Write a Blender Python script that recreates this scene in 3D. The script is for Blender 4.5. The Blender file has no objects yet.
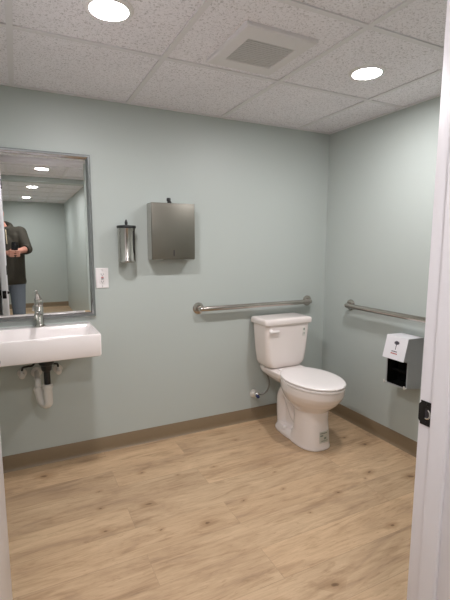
import bpy, bmesh, math, random
from mathutils import Vector, Matrix
random.seed(4)
PI = math.pi
R = math.radians
COL = bpy.context.scene.collection
scene = bpy.context.scene

# ------------------------------------------------------------------ measures of the place (metres)
WY = 2.571          # back wall
RX = 2.146          # right wall
LX = -0.29          # left wall
FY = 0.6345          # front wall, face towards the room
HY = 0.505          # front wall, face towards the corridor
HZ = 2.119          # underside of the ceiling grid
JX = 0.8235          # right jamb face
JL = -0.112         # left jamb face
HEAD = 2.072        # underside of the door head
HALL_L, HALL_R, HALL_F = -0.47, 0.915, -4.20


# ------------------------------------------------------------------ object helpers
def link(o, parent=None):
    COL.objects.link(o)
    if parent is not None:
        o.parent = parent
    return o


def obj(name, bm, mat, parent=None, smooth=40, loc=None):
    me = bpy.data.meshes.new(name)
    bmesh.ops.recalc_face_normals(bm, faces=bm.faces)
    bm.to_mesh(me)
    bm.free()
    if smooth:
        for p in me.polygons:
            p.use_smooth = True
        me.set_sharp_from_angle(angle=R(smooth))
    for m in (mat if isinstance(mat, (list, tuple)) else [mat]):
        me.materials.append(m)
    o = bpy.data.objects.new(name, me)
    link(o, parent)
    if loc is not None:
        o.location = loc
    return o


def tag(o, label, cat, group=None):
    o['label'] = label
    o['category'] = cat
    if group:
        o['group'] = group
    return o


def thing(name, label, cat, loc=(0, 0, 0), rotz=0.0, group=None):
    o = bpy.data.objects.new(name, None)
    o.empty_display_size = 0.05
    link(o)
    o.location = loc
    o.rotation_euler = (0, 0, rotz)
    return tag(o, label, cat, group)


def struct(name, bm, mat, parent=None, smooth=40):
    o = obj(name, bm, mat, parent, smooth)
    if parent is None:
        o['kind'] = 'structure'
    return o


# ------------------------------------------------------------------ mesh helpers
def box(bm, x0, x1, y0, y1, z0, z1, bev=0.0, seg=2):
    t = bmesh.new()
    bmesh.ops.create_cube(t, size=1.0)
    for v in t.verts:
        v.co = Vector((x0 + (v.co.x + .5) * (x1 - x0), y0 + (v.co.y + .5) * (y1 - y0), z0 + (v.co.z + .5) * (z1 - z0)))
    if bev > 0:
        bmesh.ops.bevel(t, geom=t.edges[:], offset=bev, segments=seg, profile=.5, affect='EDGES')
    merge(bm, t)
    return bm


def merge(bm, t, mi=None):
    mp = [bm.verts.new(v.co) for v in t.verts]
    t.verts.index_update()
    for f in t.faces:
        try:
            nf = bm.faces.new([mp[v.index] for v in f.verts])
            nf.material_index = f.material_index if mi is None else mi
        except ValueError:
            pass
    t.free()


def rings(bm, rs, cap0=True, cap1=True, closed=True):
    vs = [[bm.verts.new(p) for p in r] for r in rs]
    n = len(vs[0])
    for a, b in zip(vs, vs[1:]):
        for i in range(n if closed else n - 1):
            j = (i + 1) % n
            bm.faces.new((a[i], a[j], b[j], b[i]))
    if cap0:
        bm.faces.new(list(reversed(vs[0])))
    if cap1:
        bm.faces.new(vs[-1])
    return vs


def lathe(bm, prof, c=(0, 0, 0), axis=(0, 0, 1), n=32, cap0=True, cap1=True):
    ax = Vector(axis).normalized()
    q = Vector((0, 0, 1)).rotation_difference(ax)
    c = Vector(c)
    rs = []
    for r, h in prof:
        rs.append([c + q @ Vector((r * math.cos(2 * PI * i / n), r * math.sin(2 * PI * i / n), h)) for i in range(n)])
    rings(bm, rs, cap0, cap1)
    return bm


def smooth_path(pts, k=6):
    pts = [Vector(p) for p in pts]
    out = []
    for i in range(len(pts) - 1):
        p0 = pts[max(i - 1, 0)]
        p1, p2 = pts[i], pts[i + 1]
        p3 = pts[min(i + 2, len(pts) - 1)]
        for s in range(k):
            t = s / k
            out.append(.5 * ((2 * p1) + (p2 - p0) * t + (2 * p0 - 5 * p1 + 4 * p2 - p3) * t * t + (3 * p1 - p0 - 3 * p2 + p3) * t ** 3))
    out.append(pts[-1])
    return out


def fillet(pts, r, k=8):
    pts = [Vector(p) for p in pts]
    out = [pts[0]]
    for i in range(1, len(pts) - 1):
        a, b, c = pts[i - 1], pts[i], pts[i + 1]
        u, w = (a - b).normalized(), (c - b).normalized()
        ang = u.angle(w)
        d = min(r / math.tan(ang / 2), (a - b).length * .49, (c - b).length * .49)
        p, q = b + u * d, b + w * d
        for s in range(k + 1):
            t = s / k
            out.append((1 - t) ** 2 * p + 2 * t * (1 - t) * b + t * t * q)
    out.append(pts[-1])
    return out


def tube(bm, path, r, n=16):
    path = [Vector(p) for p in path]
    rad = r if isinstance(r, (list, tuple)) else [r] * len(path)
    rs = []
    t0 = (path[1] - path[0]).normalized()
    up = t0.orthogonal().normalized()
    for i, p in enumerate(path):
        a = path[max(i - 1, 0)]
        b = path[min(i + 1, len(path) - 1)]
        t = (b - a).normalized()
        up = (up - t * up.dot(t)).normalized()
        s = t.cross(up)
        rs.append([p + (up * math.cos(2 * PI * k / n) + s * math.sin(2 * PI * k / n)) * rad[i] for k in range(n)])
    rings(bm, rs)
    return bm


def rrect(cx, cy, z, hx, hy, r, k=5):
    """rounded rectangle ring in the xy plane"""
    pts = []
    r = min(r, hx * .999, hy * .999)
    for (sx, sy, a0) in ((1, 1, 0), (-1, 1, 90), (-1, -1, 180), (1, -1, 270)):
        for s in range(k + 1):
            a = R(a0 + 90 * s / k)
            pts.append(Vector((cx + sx * (hx - r) + r * math.cos(a), cy + sy * (hy - r) + r * math.sin(a), z)))
    return pts


def prism(bm, poly, axis, a, b):
    """extrude a polygon; axis x: poly in (y,z); y: (x,z); z: (x,y)"""
    def P(u, v, w):
        return {'x': Vector((w, u, v)), 'y': Vector((u, w, v)), 'z': Vector((u, v, w))}[axis]
    rings(bm, [[P(u, v, a) for u, v in poly], [P(u, v, b) for u, v in poly]])
    return bm


def ball(bm, c, r, sc=(1, 1, 1), n=16, rot=None):
    t = bmesh.new()
    bmesh.ops.create_uvsphere(t, u_segments=n, v_segments=max(8, n // 2), radius=r)
    for v in t.verts:
        p = Vector((v.co.x * sc[0], v.co.y * sc[1], v.co.z * sc[2]))
        if rot is not None:
            p = rot @ p
        v.co = p + Vector(c)
    merge(bm, t)


def capsule(bm, a, b, ra, rb, n=16, flat=None):
    """tapered limb piece between two joints"""
    a, b = Vector(a), Vector(b)
    d = b - a
    L = d.length
    prof = []
    for s in range(0, 6):
        t = -PI / 2 + PI / 2 * s / 5
        prof.append((max(ra * math.cos(t), 1e-4), ra * math.sin(t)))
    for s in range(0, 6):
        t = PI / 2 * s / 5
        prof.append((max(rb * math.cos(t), 1e-4), L + rb * math.sin(t)))
    lathe(bm, prof, a, d, n)


def fuse(name, bm, mat, parent=None, voxel=.005, smooth=6, cut=None):
    """fuse overlapping pieces into one continuous skin"""
    me = bpy.data.meshes.new(name + '_raw')
    bmesh.ops.recalc_face_normals(bm, faces=bm.faces)
    bm.to_mesh(me)
    bm.free()
    o = bpy.data.objects.new(name + '_raw', me)
    COL.objects.link(o)
    m = o.modifiers.new('r', 'REMESH')
    m.mode = 'VOXEL'
    m.voxel_size = voxel
    s = o.modifiers.new('s', 'SMOOTH')
    s.iterations = smooth
    s.factor = .5
    dg = bpy.context.evaluated_depsgraph_get()
    res = bpy.data.meshes.new_from_object(o.evaluated_get(dg))
    bpy.data.objects.remove(o)
    bpy.data.meshes.remove(me)
    if cut:
        b2 = bmesh.new()
        b2.from_mesh(res)
        for co, no in cut:
            g = b2.verts[:] + b2.edges[:] + b2.faces[:]
            r_ = bmesh.ops.bisect_plane(b2, geom=g, plane_co=co, plane_no=no, clear_outer=True)
        b2.to_mesh(res)
        b2.free()
    res.name = name
    for p in res.polygons:
        p.use_smooth = True
    res.materials.clear()
    res.materials.append(mat)
    o = bpy.data.objects.new(name, res)
    return link(o, parent)


# ------------------------------------------------------------------ materials
def mat(name, col, rough=.5, metal=0.0, spec=.5, coat=0.0):
    m = bpy.data.materials.new(name)
    m.use_nodes = True
    b = m.node_tree.nodes['Principled BSDF']
    b.inputs['Base Color'].default_value = (*col, 1)
    b.inputs['Roughness'].default_value = rough
    b.inputs['Metallic'].default_value = metal
    b.inputs['Specular IOR Level'].default_value = spec
    if coat:
        b.inputs['Coat Weight'].default_value = coat
        b.inputs['Coat Roughness'].default_value = .08
    return m


def nodes(m):
    nt = m.node_tree
    return nt, nt.nodes, nt.links, nt.nodes['Principled BSDF']


def N(ns, kind, **kw):
    n = ns.new(kind)
    for k, v in kw.items():
        if k.startswith('i_'):
            n.inputs[k[2:].replace('_', ' ')].default_value = v
        else:
            setattr(n, k, v)
    return n


def rough_noise(m, scale, amt, bump=0.0, stretch=(1, 1, 1), col_amt=0.0, dist=.001):
    """small procedural variation of gloss, tone and relief on any surface"""
    nt, ns, lk, b = nodes(m)
    tc = N(ns, 'ShaderNodeTexCoord')
    mp = N(ns, 'ShaderNodeMapping')
    mp.inputs['Scale'].default_value = stretch
    lk.new(tc.outputs['Object'], mp.inputs['Vector'])
    nz = N(ns, 'ShaderNodeTexNoise', i_Scale=scale, i_Detail=3.0)
    lk.new(mp.outputs[0], nz.inputs['Vector'])
    r0 = b.inputs['Roughness'].default_value
    mr = N(ns, 'ShaderNodeMapRange')
    mr.inputs['To Min'].default_value = max(0, r0 - amt)
    mr.inputs['To Max'].default_value = min(1, r0 + amt)
    lk.new(nz.outputs['Fac'], mr.inputs['Value'])
    lk.new(mr.outputs[0], b.inputs['Roughness'])
    if col_amt:
        c = b.inputs['Base Color'].default_value[:3]
        mx = N(ns, 'ShaderNodeMix', data_type='RGBA')
        mx.inputs[6].default_value = (*[v * (1 - col_amt) for v in c], 1)
        mx.inputs[7].default_value = (*[min(1, v * (1 + col_amt)) for v in c], 1)
        lk.new(nz.outputs['Fac'], mx.inputs[0])
        lk.new(mx.outputs[2], b.inputs['Base Color'])
    if bump:
        bp = N(ns, 'ShaderNodeBump')
        bp.inputs['Strength'].default_value = bump
        bp.inputs['Distance'].default_value = dist
        lk.new(nz.outputs['Fac'], bp.inputs['Height'])
        lk.new(bp.outputs[0], b.inputs['Normal'])
    return m


SAGE = (0.470, 0.515, 0.490)
M = {}
M['wall'] = rough_noise(mat('sage_paint', SAGE, .42, spec=.4), 260, .05, .06, col_amt=.012, dist=.0006)
M['white_paint'] = rough_noise(mat('white_trim_paint', (.80, .775, .80), .35), 90, .05, .05)
M['porcelain'] = rough_noise(mat('porcelain', (.84, .77, .735), .12, spec=.5, coat=.3), 12, .02)
M['seat_plastic'] = rough_noise(mat('white_seat_plastic', (.86, .81, .79), .22), 20, .04)
M['sink_ceramic'] = rough_noise(mat('sink_ceramic', (.87, .815, .80), .12, coat=.3), 12, .02)
M['steel'] = rough_noise(mat('brushed_steel', (.50, .48, .445), .17, 1.0), 60, .08, .03, (1, 1, .04))
M['steel_bar'] = rough_noise(mat('satin_steel', (.50, .46, .42), .17, 1.0), 40, .04)
M['steel_sheet'] = rough_noise(mat('sheet_steel', (.215, .205, .175), .44, 1.0), 70, .07, .02, (1, 1, .03))
M['chrome'] = rough_noise(mat('chrome', (.66, .65, .63), .16, 1.0), 30, .04)
M['frame_metal'] = rough_noise(mat('mirror_frame_metal', (.40, .405, .41), .16, 1.0), 8, .03)
M['mirror'] = rough_noise(mat('mirror_silver', (.86, .88, .87), .006, 1.0), 4, .004)
M['black'] = rough_noise(mat('black_plastic', (.012, .012, .012), .35), 40, .06)
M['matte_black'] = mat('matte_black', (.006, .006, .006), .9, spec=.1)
M['black_metal'] = rough_noise(mat('black_metal', (.018, .016, .015), .38, .6), 60, .08, .04)
M['white_pvc'] = rough_noise(mat('white_plastic_pipe', (.72, .70, .66), .35), 30, .05)
M['grey_plastic'] = rough_noise(mat('grey_plastic', (.36, .37, .385), .38), 60, .05)
M['white_plastic'] = rough_noise(mat('white_plastic', (.80, .79, .82), .30), 40, .04)
M['outlet_white'] = rough_noise(mat('outlet_white', (.86, .82, .82), .3), 40, .04)
M['slot'] = mat('dark_slot', (.03, .025, .03), .6)
M['red'] = mat('red_print', (.45, .06, .06), .5)
M['ink'] = mat('dark_print', (.06, .055, .07), .5)
M['blue'] = rough_noise(mat('blue_plastic', (.02, .035, .12), .4), 40, .05)
M['sticker'] = rough_noise(mat('grey_green_sticker', (.56, .55, .49), .5), 60, .05)
M['sticker_white'] = mat('pale_sticker', (.72, .69, .64), .5)
M['sticker_ink'] = mat('green_print', (.24, .27, .23), .5)
M['base'] = rough_noise(mat('taupe_vinyl_base', (.232, .172, .106), .45), 40, .06, .05, col_amt=.05)
M['grid'] = rough_noise(mat('grid_white', (.74, .725, .735), .5), 60, .05)
M['vent'] = rough_noise(mat('vent_white', (.74, .72, .72), .5), 60, .05)
M['vent_grille'] = rough_noise(mat('vent_grille_grey', (.60, .59, .58), .5), 60, .05)
M['vent_dark'] = mat('vent_interior', (.36, .35, .345), .7)
M['ring'] = rough_noise(mat('light_trim_white', (.82, .80, .79), .4), 60, .05)
M['skin'] = rough_noise(mat('skin', (.56, .27, .20), .5), 60, .06, .05, col_amt=.08)
M['hair'] = rough_noise(mat('dark_hair', (.035, .022, .015), .6), 180, .1, .4, (1, 1, .2), col_amt=.3)
M['jacket'] = rough_noise(mat('olive_fabric', (.036, .031, .021), .85), 90, .06, .3, col_amt=.25, dist=.003)
M['denim'] = rough_noise(mat('blue_denim', (.17, .20, .245), .85), 160, .06, .3, col_amt=.2, dist=.002)
M['shoe'] = rough_noise(mat('dark_shoe', (.04, .035, .03), .6), 60, .08)
M['cord'] = mat('pale_cord', (.62, .52, .36), .8)
M['eye'] = mat('eye_white', (.8, .78, .75), .2)
M['iris'] = mat('eye_iris', (.06, .04, .03), .2)
M['glass_black'] = mat('phone_glass', (.01, .01, .012), .08)
M['hose'] = rough_noise(mat('braided_hose', (.26, .26, .24), .5, .5), 300, .15, .3)


def floor_mat():
    m = mat('oak_plank_floor', (.5, .36, .23), .36, spec=.4)
    nt, ns, lk, b = nodes(m)
    tc = N(ns, 'ShaderNodeTexCoord')
    sep = N(ns, 'ShaderNodeMapping')
    sep.inputs['Location'].default_value = (.35, .055, 0)
    lk.new(tc.outputs['Object'], sep.inputs['Vector'])
    br = N(ns, 'ShaderNodeTexBrick')
    br.offset = .37
    br.offset_frequency = 2
    br.inputs['Color1'].default_value = (0, 0, 0, 1)
    br.inputs['Color2'].default_value = (1, 1, 1, 1)
    br.inputs['Scale'].default_value = 1
    br.inputs['Mortar Size'].default_value = .0011
    br.inputs['Mortar Smooth'].default_value = .1
    br.inputs['Brick Width'].default_value = 1.22
    br.inputs['Row Height'].default_value = .182
    lk.new(sep.outputs[0], br.inputs['Vector'])
    bw = N(ns, 'ShaderNodeRGBToBW')
    lk.new(br.outputs['Color'], bw.inputs[0])
    # each plank reads its own slice of the grain
    off = N(ns, 'ShaderNodeCombineXYZ')
    ml = N(ns, 'ShaderNodeMath', operation='MULTIPLY')
    ml.inputs[1].default_value = 17.3
    lk.new(bw.outputs[0], ml.inputs[0])
    lk.new(ml.outputs[0], off.inputs[2])
    lk.new(ml.outputs[0], off.inputs[0])
    add = N(ns, 'ShaderNodeVectorMath', operation='ADD')
    lk.new(sep.outputs[0], add.inputs[0])
    lk.new(off.outputs[0], add.inputs[1])

    def stretch(sx, sy, scale, detail, rough=.6, distort=0.0):
        mp = N(ns, 'ShaderNodeMapping')
        mp.inputs['Scale'].default_value = (sx, sy, 1)
        lk.new(add.outputs[0], mp.inputs['Vector'])
        nz = N(ns, 'ShaderNodeTexNoise', i_Scale=scale, i_Detail=detail, i_Roughness=rough, i_Distortion=distort)
        lk.new(mp.outputs[0], nz.inputs['Vector'])
        return nz
    broad = stretch(1.0, 4.2, 1.9, 5, .62, 1.0)
    fleck = stretch(7.0, 30.0, 3.2, 3, .6, .5)
    fine = stretch(3.4, 60, 2.6, 6, .7, .6)
    mid = stretch(1.3, 9, 2.2, 5, .62, 1.8)

    def ramp(src, stops):
        r_ = N(ns, 'ShaderNodeValToRGB')
        e = r_.color_ramp.elements
        e[0].position, e[0].color = stops[0][0], (*stops[0][1], 1)
        e[1].position, e[1].color = stops[-1][0], (*stops[-1][1], 1)
        for p, c in stops[1:-1]:
            x = e.new(p)
            x.color = (*c, 1)
        lk.new(src, r_.inputs[0])
        return r_
    base = ramp(broad.outputs['Fac'], [(.30, (.47, .33, .215)), (.45, (.60, .425, .268)), (.55, (.655, .473, .302)), (.70, (.735, .543, .352))])

    def mult(a, bsock, fac):
        mx = N(ns, 'ShaderNodeMix', data_type='RGBA', blend_type='MULTIPLY')
        mx.inputs[0].default_value = fac
        lk.new(a, mx.inputs[6])
        lk.new(bsock, mx.inputs[7])
        return mx.outputs[2]
    g1 = ramp(fine.outputs['Fac'], [(.33, (.70, .66, .62)), (.62, (1, 1, 1))])
    g2 = ramp(mid.outputs['Fac'], [(.30, (.62, .56, .50)), (.48, (.95, .93, .92)), (.75, (1.0, 1.0, 1.0))])
    g3 = ramp(fleck.outputs['Fac'], [(.30, (.66, .60, .55)), (.40, (1, 1, 1)), (.64, (1, 1, 1)), (.74, (1.0, 1.0, 1.0))])
    c = mult(base.outputs[0], g1.outputs[0], .50)
    c = mult(c, g2.outputs[0], .72)
    c = mult(c, g3.outputs[0], .45)
    tint = ramp(bw.outputs[0], [(0.0, (.86, .86, .855)), (1.0, (1.0, .985, .96))])
    c = mult(c, tint.outputs[0], 1.0)
    # knots
    mpk = N(ns, 'ShaderNodeMapping')
    mpk.inputs['Scale'].default_value = (4.2, 7.6, 1)
    wob = N(ns, 'ShaderNodeTexNoise', i_Scale=9.0, i_Detail=3.0)
    lk.new(sep.outputs[0], wob.inputs['Vector'])
    wsc = N(ns, 'ShaderNodeVectorMath', operation='SCALE')
    wsc.inputs['Scale'].default_value = .045
    lk.new(wob.outputs['Color'], wsc.inputs[0])
    wad = N(ns, 'ShaderNodeVectorMath', operation='ADD')
    lk.new(sep.outputs[0], wad.inputs[0])
    lk.new(wsc.outputs[0], wad.inputs[1])
    lk.new(wad.outputs[0], mpk.inputs['Vector'])
    vo = N(ns, 'ShaderNodeTexVoronoi', i_Scale=1.0, voronoi_dimensions='2D')
    lk.new(mpk.outputs[0], vo.inputs['Vector'])
    sepc = N(ns, 'ShaderNodeSeparateColor')
    lk.new(vo.outputs['Color'], sepc.inputs[0])
    ksz = N(ns, 'ShaderNodeMapRange')
    ksz.inputs['To Min'].default_value = .55
    ksz.inputs['To Max'].default_value = 2.6
    lk.new(sepc.outputs[1], ksz.inputs['Value'])
    kd = N(ns, 'ShaderNodeMath', operation='MULTIPLY')
    lk.new(vo.outputs['Distance'], kd.inputs[0])
    lk.new(ksz.outputs[0], kd.inputs[1])
    kn = ramp(kd.outputs[0], [(.028, (.36, .30, .25)), (.060, (.76, .71, .66)), (.22, (1, 1, 1))])
    pick = N(ns, 'ShaderNodeMath', operation='GREATER_THAN')
    lk.new(sepc.outputs[0], pick.inputs[0])
    pick.inputs[1].default_value = .62
    mxk = N(ns, 'ShaderNodeMix', data_type='RGBA', blend_type='MULTIPLY')
    lk.new(pick.outputs[0], mxk.inputs[0])
    lk.new(c, mxk.inputs[6])
    lk.new(kn.outputs[0], mxk.inputs[7])
    c = mxk.outputs[2]
    # seams
    seam = N(ns, 'ShaderNodeMix', data_type='RGBA')
    seam.inputs[7].default_value = (.20, .135, .085, 1)
    ms = N(ns, 'ShaderNodeMath', operation='MULTIPLY')
    ms.inputs[1].default_value = .22
    lk.new(br.outputs['Fac'], ms.inputs[0])
    lk.new(ms.outputs[0], seam.inputs[0])
    lk.new(c, seam.inputs[6])
    lk.new(seam.outputs[2], b.inputs['Base Color'])
    bp = N(ns, 'ShaderNodeBump')
    bp.inputs['Strength'].default_value = .12
    bp.inputs['Distance'].default_value = .001
    lk.new(fine.outputs['Fac'], bp.inputs['Height'])
    lk.new(bp.outputs[0], b.inputs['Normal'])
    return m


def tile_mat():
    m = mat('fissured_ceiling_tile', (.66, .63, .61), .9, spec=.15)
    nt, ns, lk, b = nodes(m)
    tc = N(ns, 'ShaderNodeTexCoord')
    n1 = N(ns, 'ShaderNodeTexNoise', i_Scale=112.0, i_Detail=2.5, i_Roughness=.55, i_Distortion=1.2)
    lk.new(tc.outputs['Object'], n1.inputs['Vector'])
    r1 = N(ns, 'ShaderNodeValToRGB')
    e = r1.color_ramp.elements
    e[0].position, e[0].color = .36, (.62, .60, .615, 1)
    e[1].position, e[1].color = .47, (.93, .91, .945, 1)
    lk.new(n1.outputs['Fac'], r1.inputs[0])
    n2 = N(ns, 'ShaderNodeTexNoise', i_Scale=4.0, i_Detail=2.0)
    lk.new(tc.outputs['Object'], n2.inputs['Vector'])
    mx = N(ns, 'ShaderNodeMix', data_type='RGBA', blend_type='MULTIPLY')
    mx.inputs[0].default_value = .12
    lk.new(r1.outputs[0], mx.inputs[6])
    lk.new(n2.outputs['Fac'], mx.inputs[7])
    lk.new(mx.outputs[2], b.inputs['Base Color'])
    bp = N(ns, 'ShaderNodeBump')
    bp.inputs['Strength'].default_value = .35
    bp.inputs['Distance'].default_value = .002
    lk.new(n1.outputs['Fac'], bp.inputs['Height'])
    lk.new(bp.outputs[0], b.inputs['Normal'])
    return m


def emit_mat(name, col, s):
    m = bpy.data.materials.new(name)
    m.use_nodes = True
    b = m.node_tree.nodes['Principled BSDF']
    b.inputs['Base Color'].default_value = (.8, .8, .8, 1)
    b.inputs['Emission Color'].default_value = (*col, 1)
    b.inputs['Emission Strength'].default_value = s
    return m


M['floor'] = floor_mat()
M['tile'] = tile_mat()
M['lamp'] = emit_mat('led_diffuser', (1.0, .964, .978), 312.0)

# ================================================================== THE SETTING
T = .10
bm = bmesh.new()
box(bm, HALL_L - .2, RX + .2, HALL_F - .2, WY + .2, -.08, 0)
struct('floor', bm, M['floor'], smooth=0)
bm = bmesh.new()
box(bm, HALL_L - .2, RX + .2, HALL_F - .2, WY + .2, HZ + .006, HZ + .08)
struct('ceiling', bm, M['tile'], smooth=0)
ZT = HZ + .006
for name, a in (('wall_back', (LX - T, RX + T, WY, WY + T)),
                ('wall_right', (RX, RX + T, HY, WY)),
                ('wall_left', (LX - T, LX, HY, WY)),
                ('wall_corridor_right', (HALL_R, HALL_R + T, HALL_F, HY)),
                ('wall_corridor_left', (HALL_L - T, HALL_L, HALL_F, HY)),
                ('wall_corridor_end', (HALL_L - T, HALL_R + T, HALL_F - T, HALL_F))):
    bm = bmesh.new()
    box(bm, a[0], a[1], a[2], a[3], 0, ZT)
    struct(name, bm, M['wall'], smooth=0)
# the front wall with the doorway in it
bm = bmesh.new()
box(bm, LX - T, JL - .02, HY, FY, 0, ZT)
box(bm, JX + .02, RX + T, HY, FY, 0, ZT)
box(bm, JL - .02, JX + .02, HY, FY, HEAD + .02, ZT)
box(bm, HALL_L - T, LX - T, HY, FY, 0, ZT)
struct('wall_front', bm, M['wall'], smooth=0)
# shallow beam across the corridor
bm = bmesh.new()
box(bm, HALL_L, HALL_R, -.86, -.70, 2.068, ZT)
struct('wall_corridor_beam', bm, M['wall'], smooth=0)


def baseboard(name, p, q, nrm):
    """vinyl cove base from p to q; nrm points into the room"""
    p, q, n_ = Vector((*p, 0)), Vector((*q, 0)), Vector((*nrm, 0))
    prof = [(0, 0), (.014, 0), (.010, .004), (.006, .012), (.0045, .03), (.0045, .090), (.003, .0943), (0, .0943)]
    bm = bmesh.new()
    rings(bm, [[p + n_ * d + Vector((0, 0, z)) for d, z in prof], [q + n_ * d + Vector((0, 0, z)) for d, z in prof]])
    return struct(name, bm, M['base'], smooth=30)


baseboard('baseboard_back', (LX, WY), (RX, WY), (0, -1))
baseboard('baseboard_right', (RX, FY), (RX, WY), (-1, 0))
baseboard('baseboard_left', (LX, FY), (LX, WY), (1, 0))
baseboard('baseboard_front', (JX + .10, FY), (RX, FY), (0, 1))
baseboard('baseboard_corridor_end', (HALL_L, HALL_F), (HALL_R, HALL_F), (0, 1))
baseboard('baseboard_corridor_left', (HALL_L, HALL_F), (HALL_L, HY), (1, 0))

# ceiling grid (white T bars and wall angle)
GX = [.0211 + .6096 * k for k in range(4)]
GY = [1.895, 1.2854, .6758]
bm = bmesh.new()
for x in GX:
    box(bm, x - .012, x + .012, FY, WY, HZ, ZT + .001)
for y in GY:
    box(bm, LX, RX, y - .012, y + .012, HZ + .0004, ZT + .001)
struct('trim_1', bm, M['grid'], smooth=0)
bm = bmesh.new()
A = .018
box(bm, LX, RX, WY - A, WY, HZ - .001, ZT + .001)
box(bm, RX - A, RX, FY, WY, HZ - .0012, ZT + .001)
box(bm, LX, LX + A, FY, WY, HZ - .0012, ZT + .001)
box(bm, LX, RX, FY, FY + A, HZ - .001, ZT + .001)
struct('trim_2', bm, M['grid'], smooth=0)
bm = bmesh.new()
y = HY - .4
while y > HALL_F:
    if not (-.9 < y < -.66):
        box(bm, HALL_L, HALL_R, y - .012, y + .012, HZ + .0004, ZT + .001)
    y -= .6096
for x in (-.06, .55):
    box(bm, x - .012, x + .012, -.70, HY, HZ, ZT + .001)
    box(bm, x - .012, x + .012, HALL_F, -.86, HZ, ZT + .001)
struct('trim_3', bm, M['grid'], smooth=0)

# door frame: jambs, head, stops and casings, white paint
bm = bmesh.new()
b_ = .002
box(bm, JX, JX + .02, HY, FY, 0, HEAD, b_)
box(bm, JL - .02, JL, HY, FY, 0, HEAD, b_)
box(bm, JL - .02, JX + .02, HY, FY, HEAD, HEAD + .02, b_)
SY0, SY1 = .556, .597
box(bm, JX - .012, JX + .002, SY0, SY1, 0, HEAD, .004, 3)
box(bm, JL - .002, JL + .012, SY0, SY1, 0, HEAD, .004, 3)
box(bm, JL, JX, SY0, SY1, HEAD - .012, HEAD + .002, .004, 3)
struct('trim_4', bm, M['white_paint'])
bm = bmesh.new()
for (ya, yb) in ((FY, FY + .013), (HY - .013, HY)):
    box(bm, JX + .026, JX + .086, ya, yb, 0, HZ - .003, .003)
    box(bm, JL - .082, JL - .022, ya, yb, 0, HZ - .003, .003)
    box(bm, JL - .022, JX + .022, ya, yb, HEAD + .012, HZ - .003, .002)
struct('trim_5', bm, M['white_paint'])

# open door leaf standing against the left wall
dv = bpy.data.objects.new('door_1', None)
link(dv)
dv['kind'] = 'structure'
hinge = Vector((-.104, .648, 0))
free = Vector((-.086, 1.545, 0))
dl = free - hinge
dv.location = hinge
dv.rotation_euler = (0, 0, math.atan2(dl.y, dl.x))
LW = dl.length      # local x along the leaf, local +y to the left (away from the camera side)
bm = bmesh.new()
box(bm, 0, LW, 0, .040, .012, 2.055, .0025)
obj('door_leaf', bm, M['white_paint'], dv)
bm = bmesh.new()
box(bm, LW - .0005, LW + .0015, .006, .034, .885, .945, .003)
lp = obj('latch_plate', bm, M['black_metal'], dv)
lp['label'] = 'black latch plate'
bm = bmesh.new()
box(bm, LW, LW + .011, .013, .027, .906, .924, .004)
obj('latch_bolt', bm, M['black_metal'], dv)
bm = bmesh.new()
lathe(bm, [(.032, .040), (.032, .044), (.028, .048), (.012, .050), (.011, .066), (.018, .072), (.0265, .082), (.028, .092), (.024, .101), (.010, .104)], (LW - .06, 0, .915), (0, 1, 0))
kb = obj('door_knob', bm, M['black_metal'], dv)
kb['label'] = 'black door knob'
bm = bmesh.new()
lathe(bm, [(.012, 0), (.012, -.008), (.008, -.016), (.003, -.018)], (LW - .06, 0, .925), (0, 1, 0), 20)
obj('thumb_turn', bm, M['black_metal'], dv)
for hz in (.25, 1.05, 1.85):
    bm = bmesh.new()
    lathe(bm, [(.006, -.045), (.006, .045)], (-.004, -.003, hz), (0, 0, 1), 12)
    obj('hinge', bm, M['black_metal'], dv)

# ================================================================== STRIKE PLATE on the right jamb
t = thing('strike_plate', 'small black metal strike plate set into the white door jamb', 'strike plate', (JX, .613, .917))
bm = bmesh.new()
# plate with a latch hole: four strips around the hole; lip towards the room
hw, hh = .0165, .0285
hx0, hx1, hz0, hz1 = -.010, .006, -.013, .013
for (ya, yb, za, zb) in ((-hw, hx0, -hh, hh), (hx1, hw, -hh, hh), (hx0, hx1, hz1, hh), (hx0, hx1, -hh, hz0)):
    box(bm, -.0018, .0004, ya, yb, za, zb)
prism(bm, [(.0165, -.024), (.0215, -.018), (.0215, .018), (.0165, .024)], 'x', -.0018, .0004)
obj('plate', bm, M['black_metal'], t)
bm = bmesh.new()
box(bm, -.0006, .0003, hx0, hx1, hz0, hz1)
obj('latch_hole', bm, M['slot'], t)
bm = bmesh.new()
tube(bm, smooth_path([(-.0022, -.004, .010), (-.0035, -.009, .006), (-.0035, -.0095, -.004), (-.003, -.004, -.010), (-.0022, .002, -.011)], 5), .0022, 10)
o = obj('latch_tongue', bm, M['chrome'], t)
o['label'] = 'bare metal tongue'
for z in (.0215, -.0215):
    bm = bmesh.new()
    lathe(bm, [(.0035, 0), (.003, .0012), (.001, .0014)], (-.0017, 0, z), (-1, 0, 0), 12)
    obj('screw', bm, M['black_metal'], t)

# ================================================================== CEILING LIGHTS
LIGHTS = [(.338, 1.607, 'round recessed ceiling light nearer the mirror side of the room'),
          (1.557, 1.609, 'round recessed ceiling light above the toilet side of the room'),
          (.292, -.02, 'round corridor ceiling light just outside the doorway'),
          (.246, -1.68, 'second corridor ceiling light, behind the shallow beam'),
          (.196, -3.24, 'farthest corridor ceiling light, near the end wall')]


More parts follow.
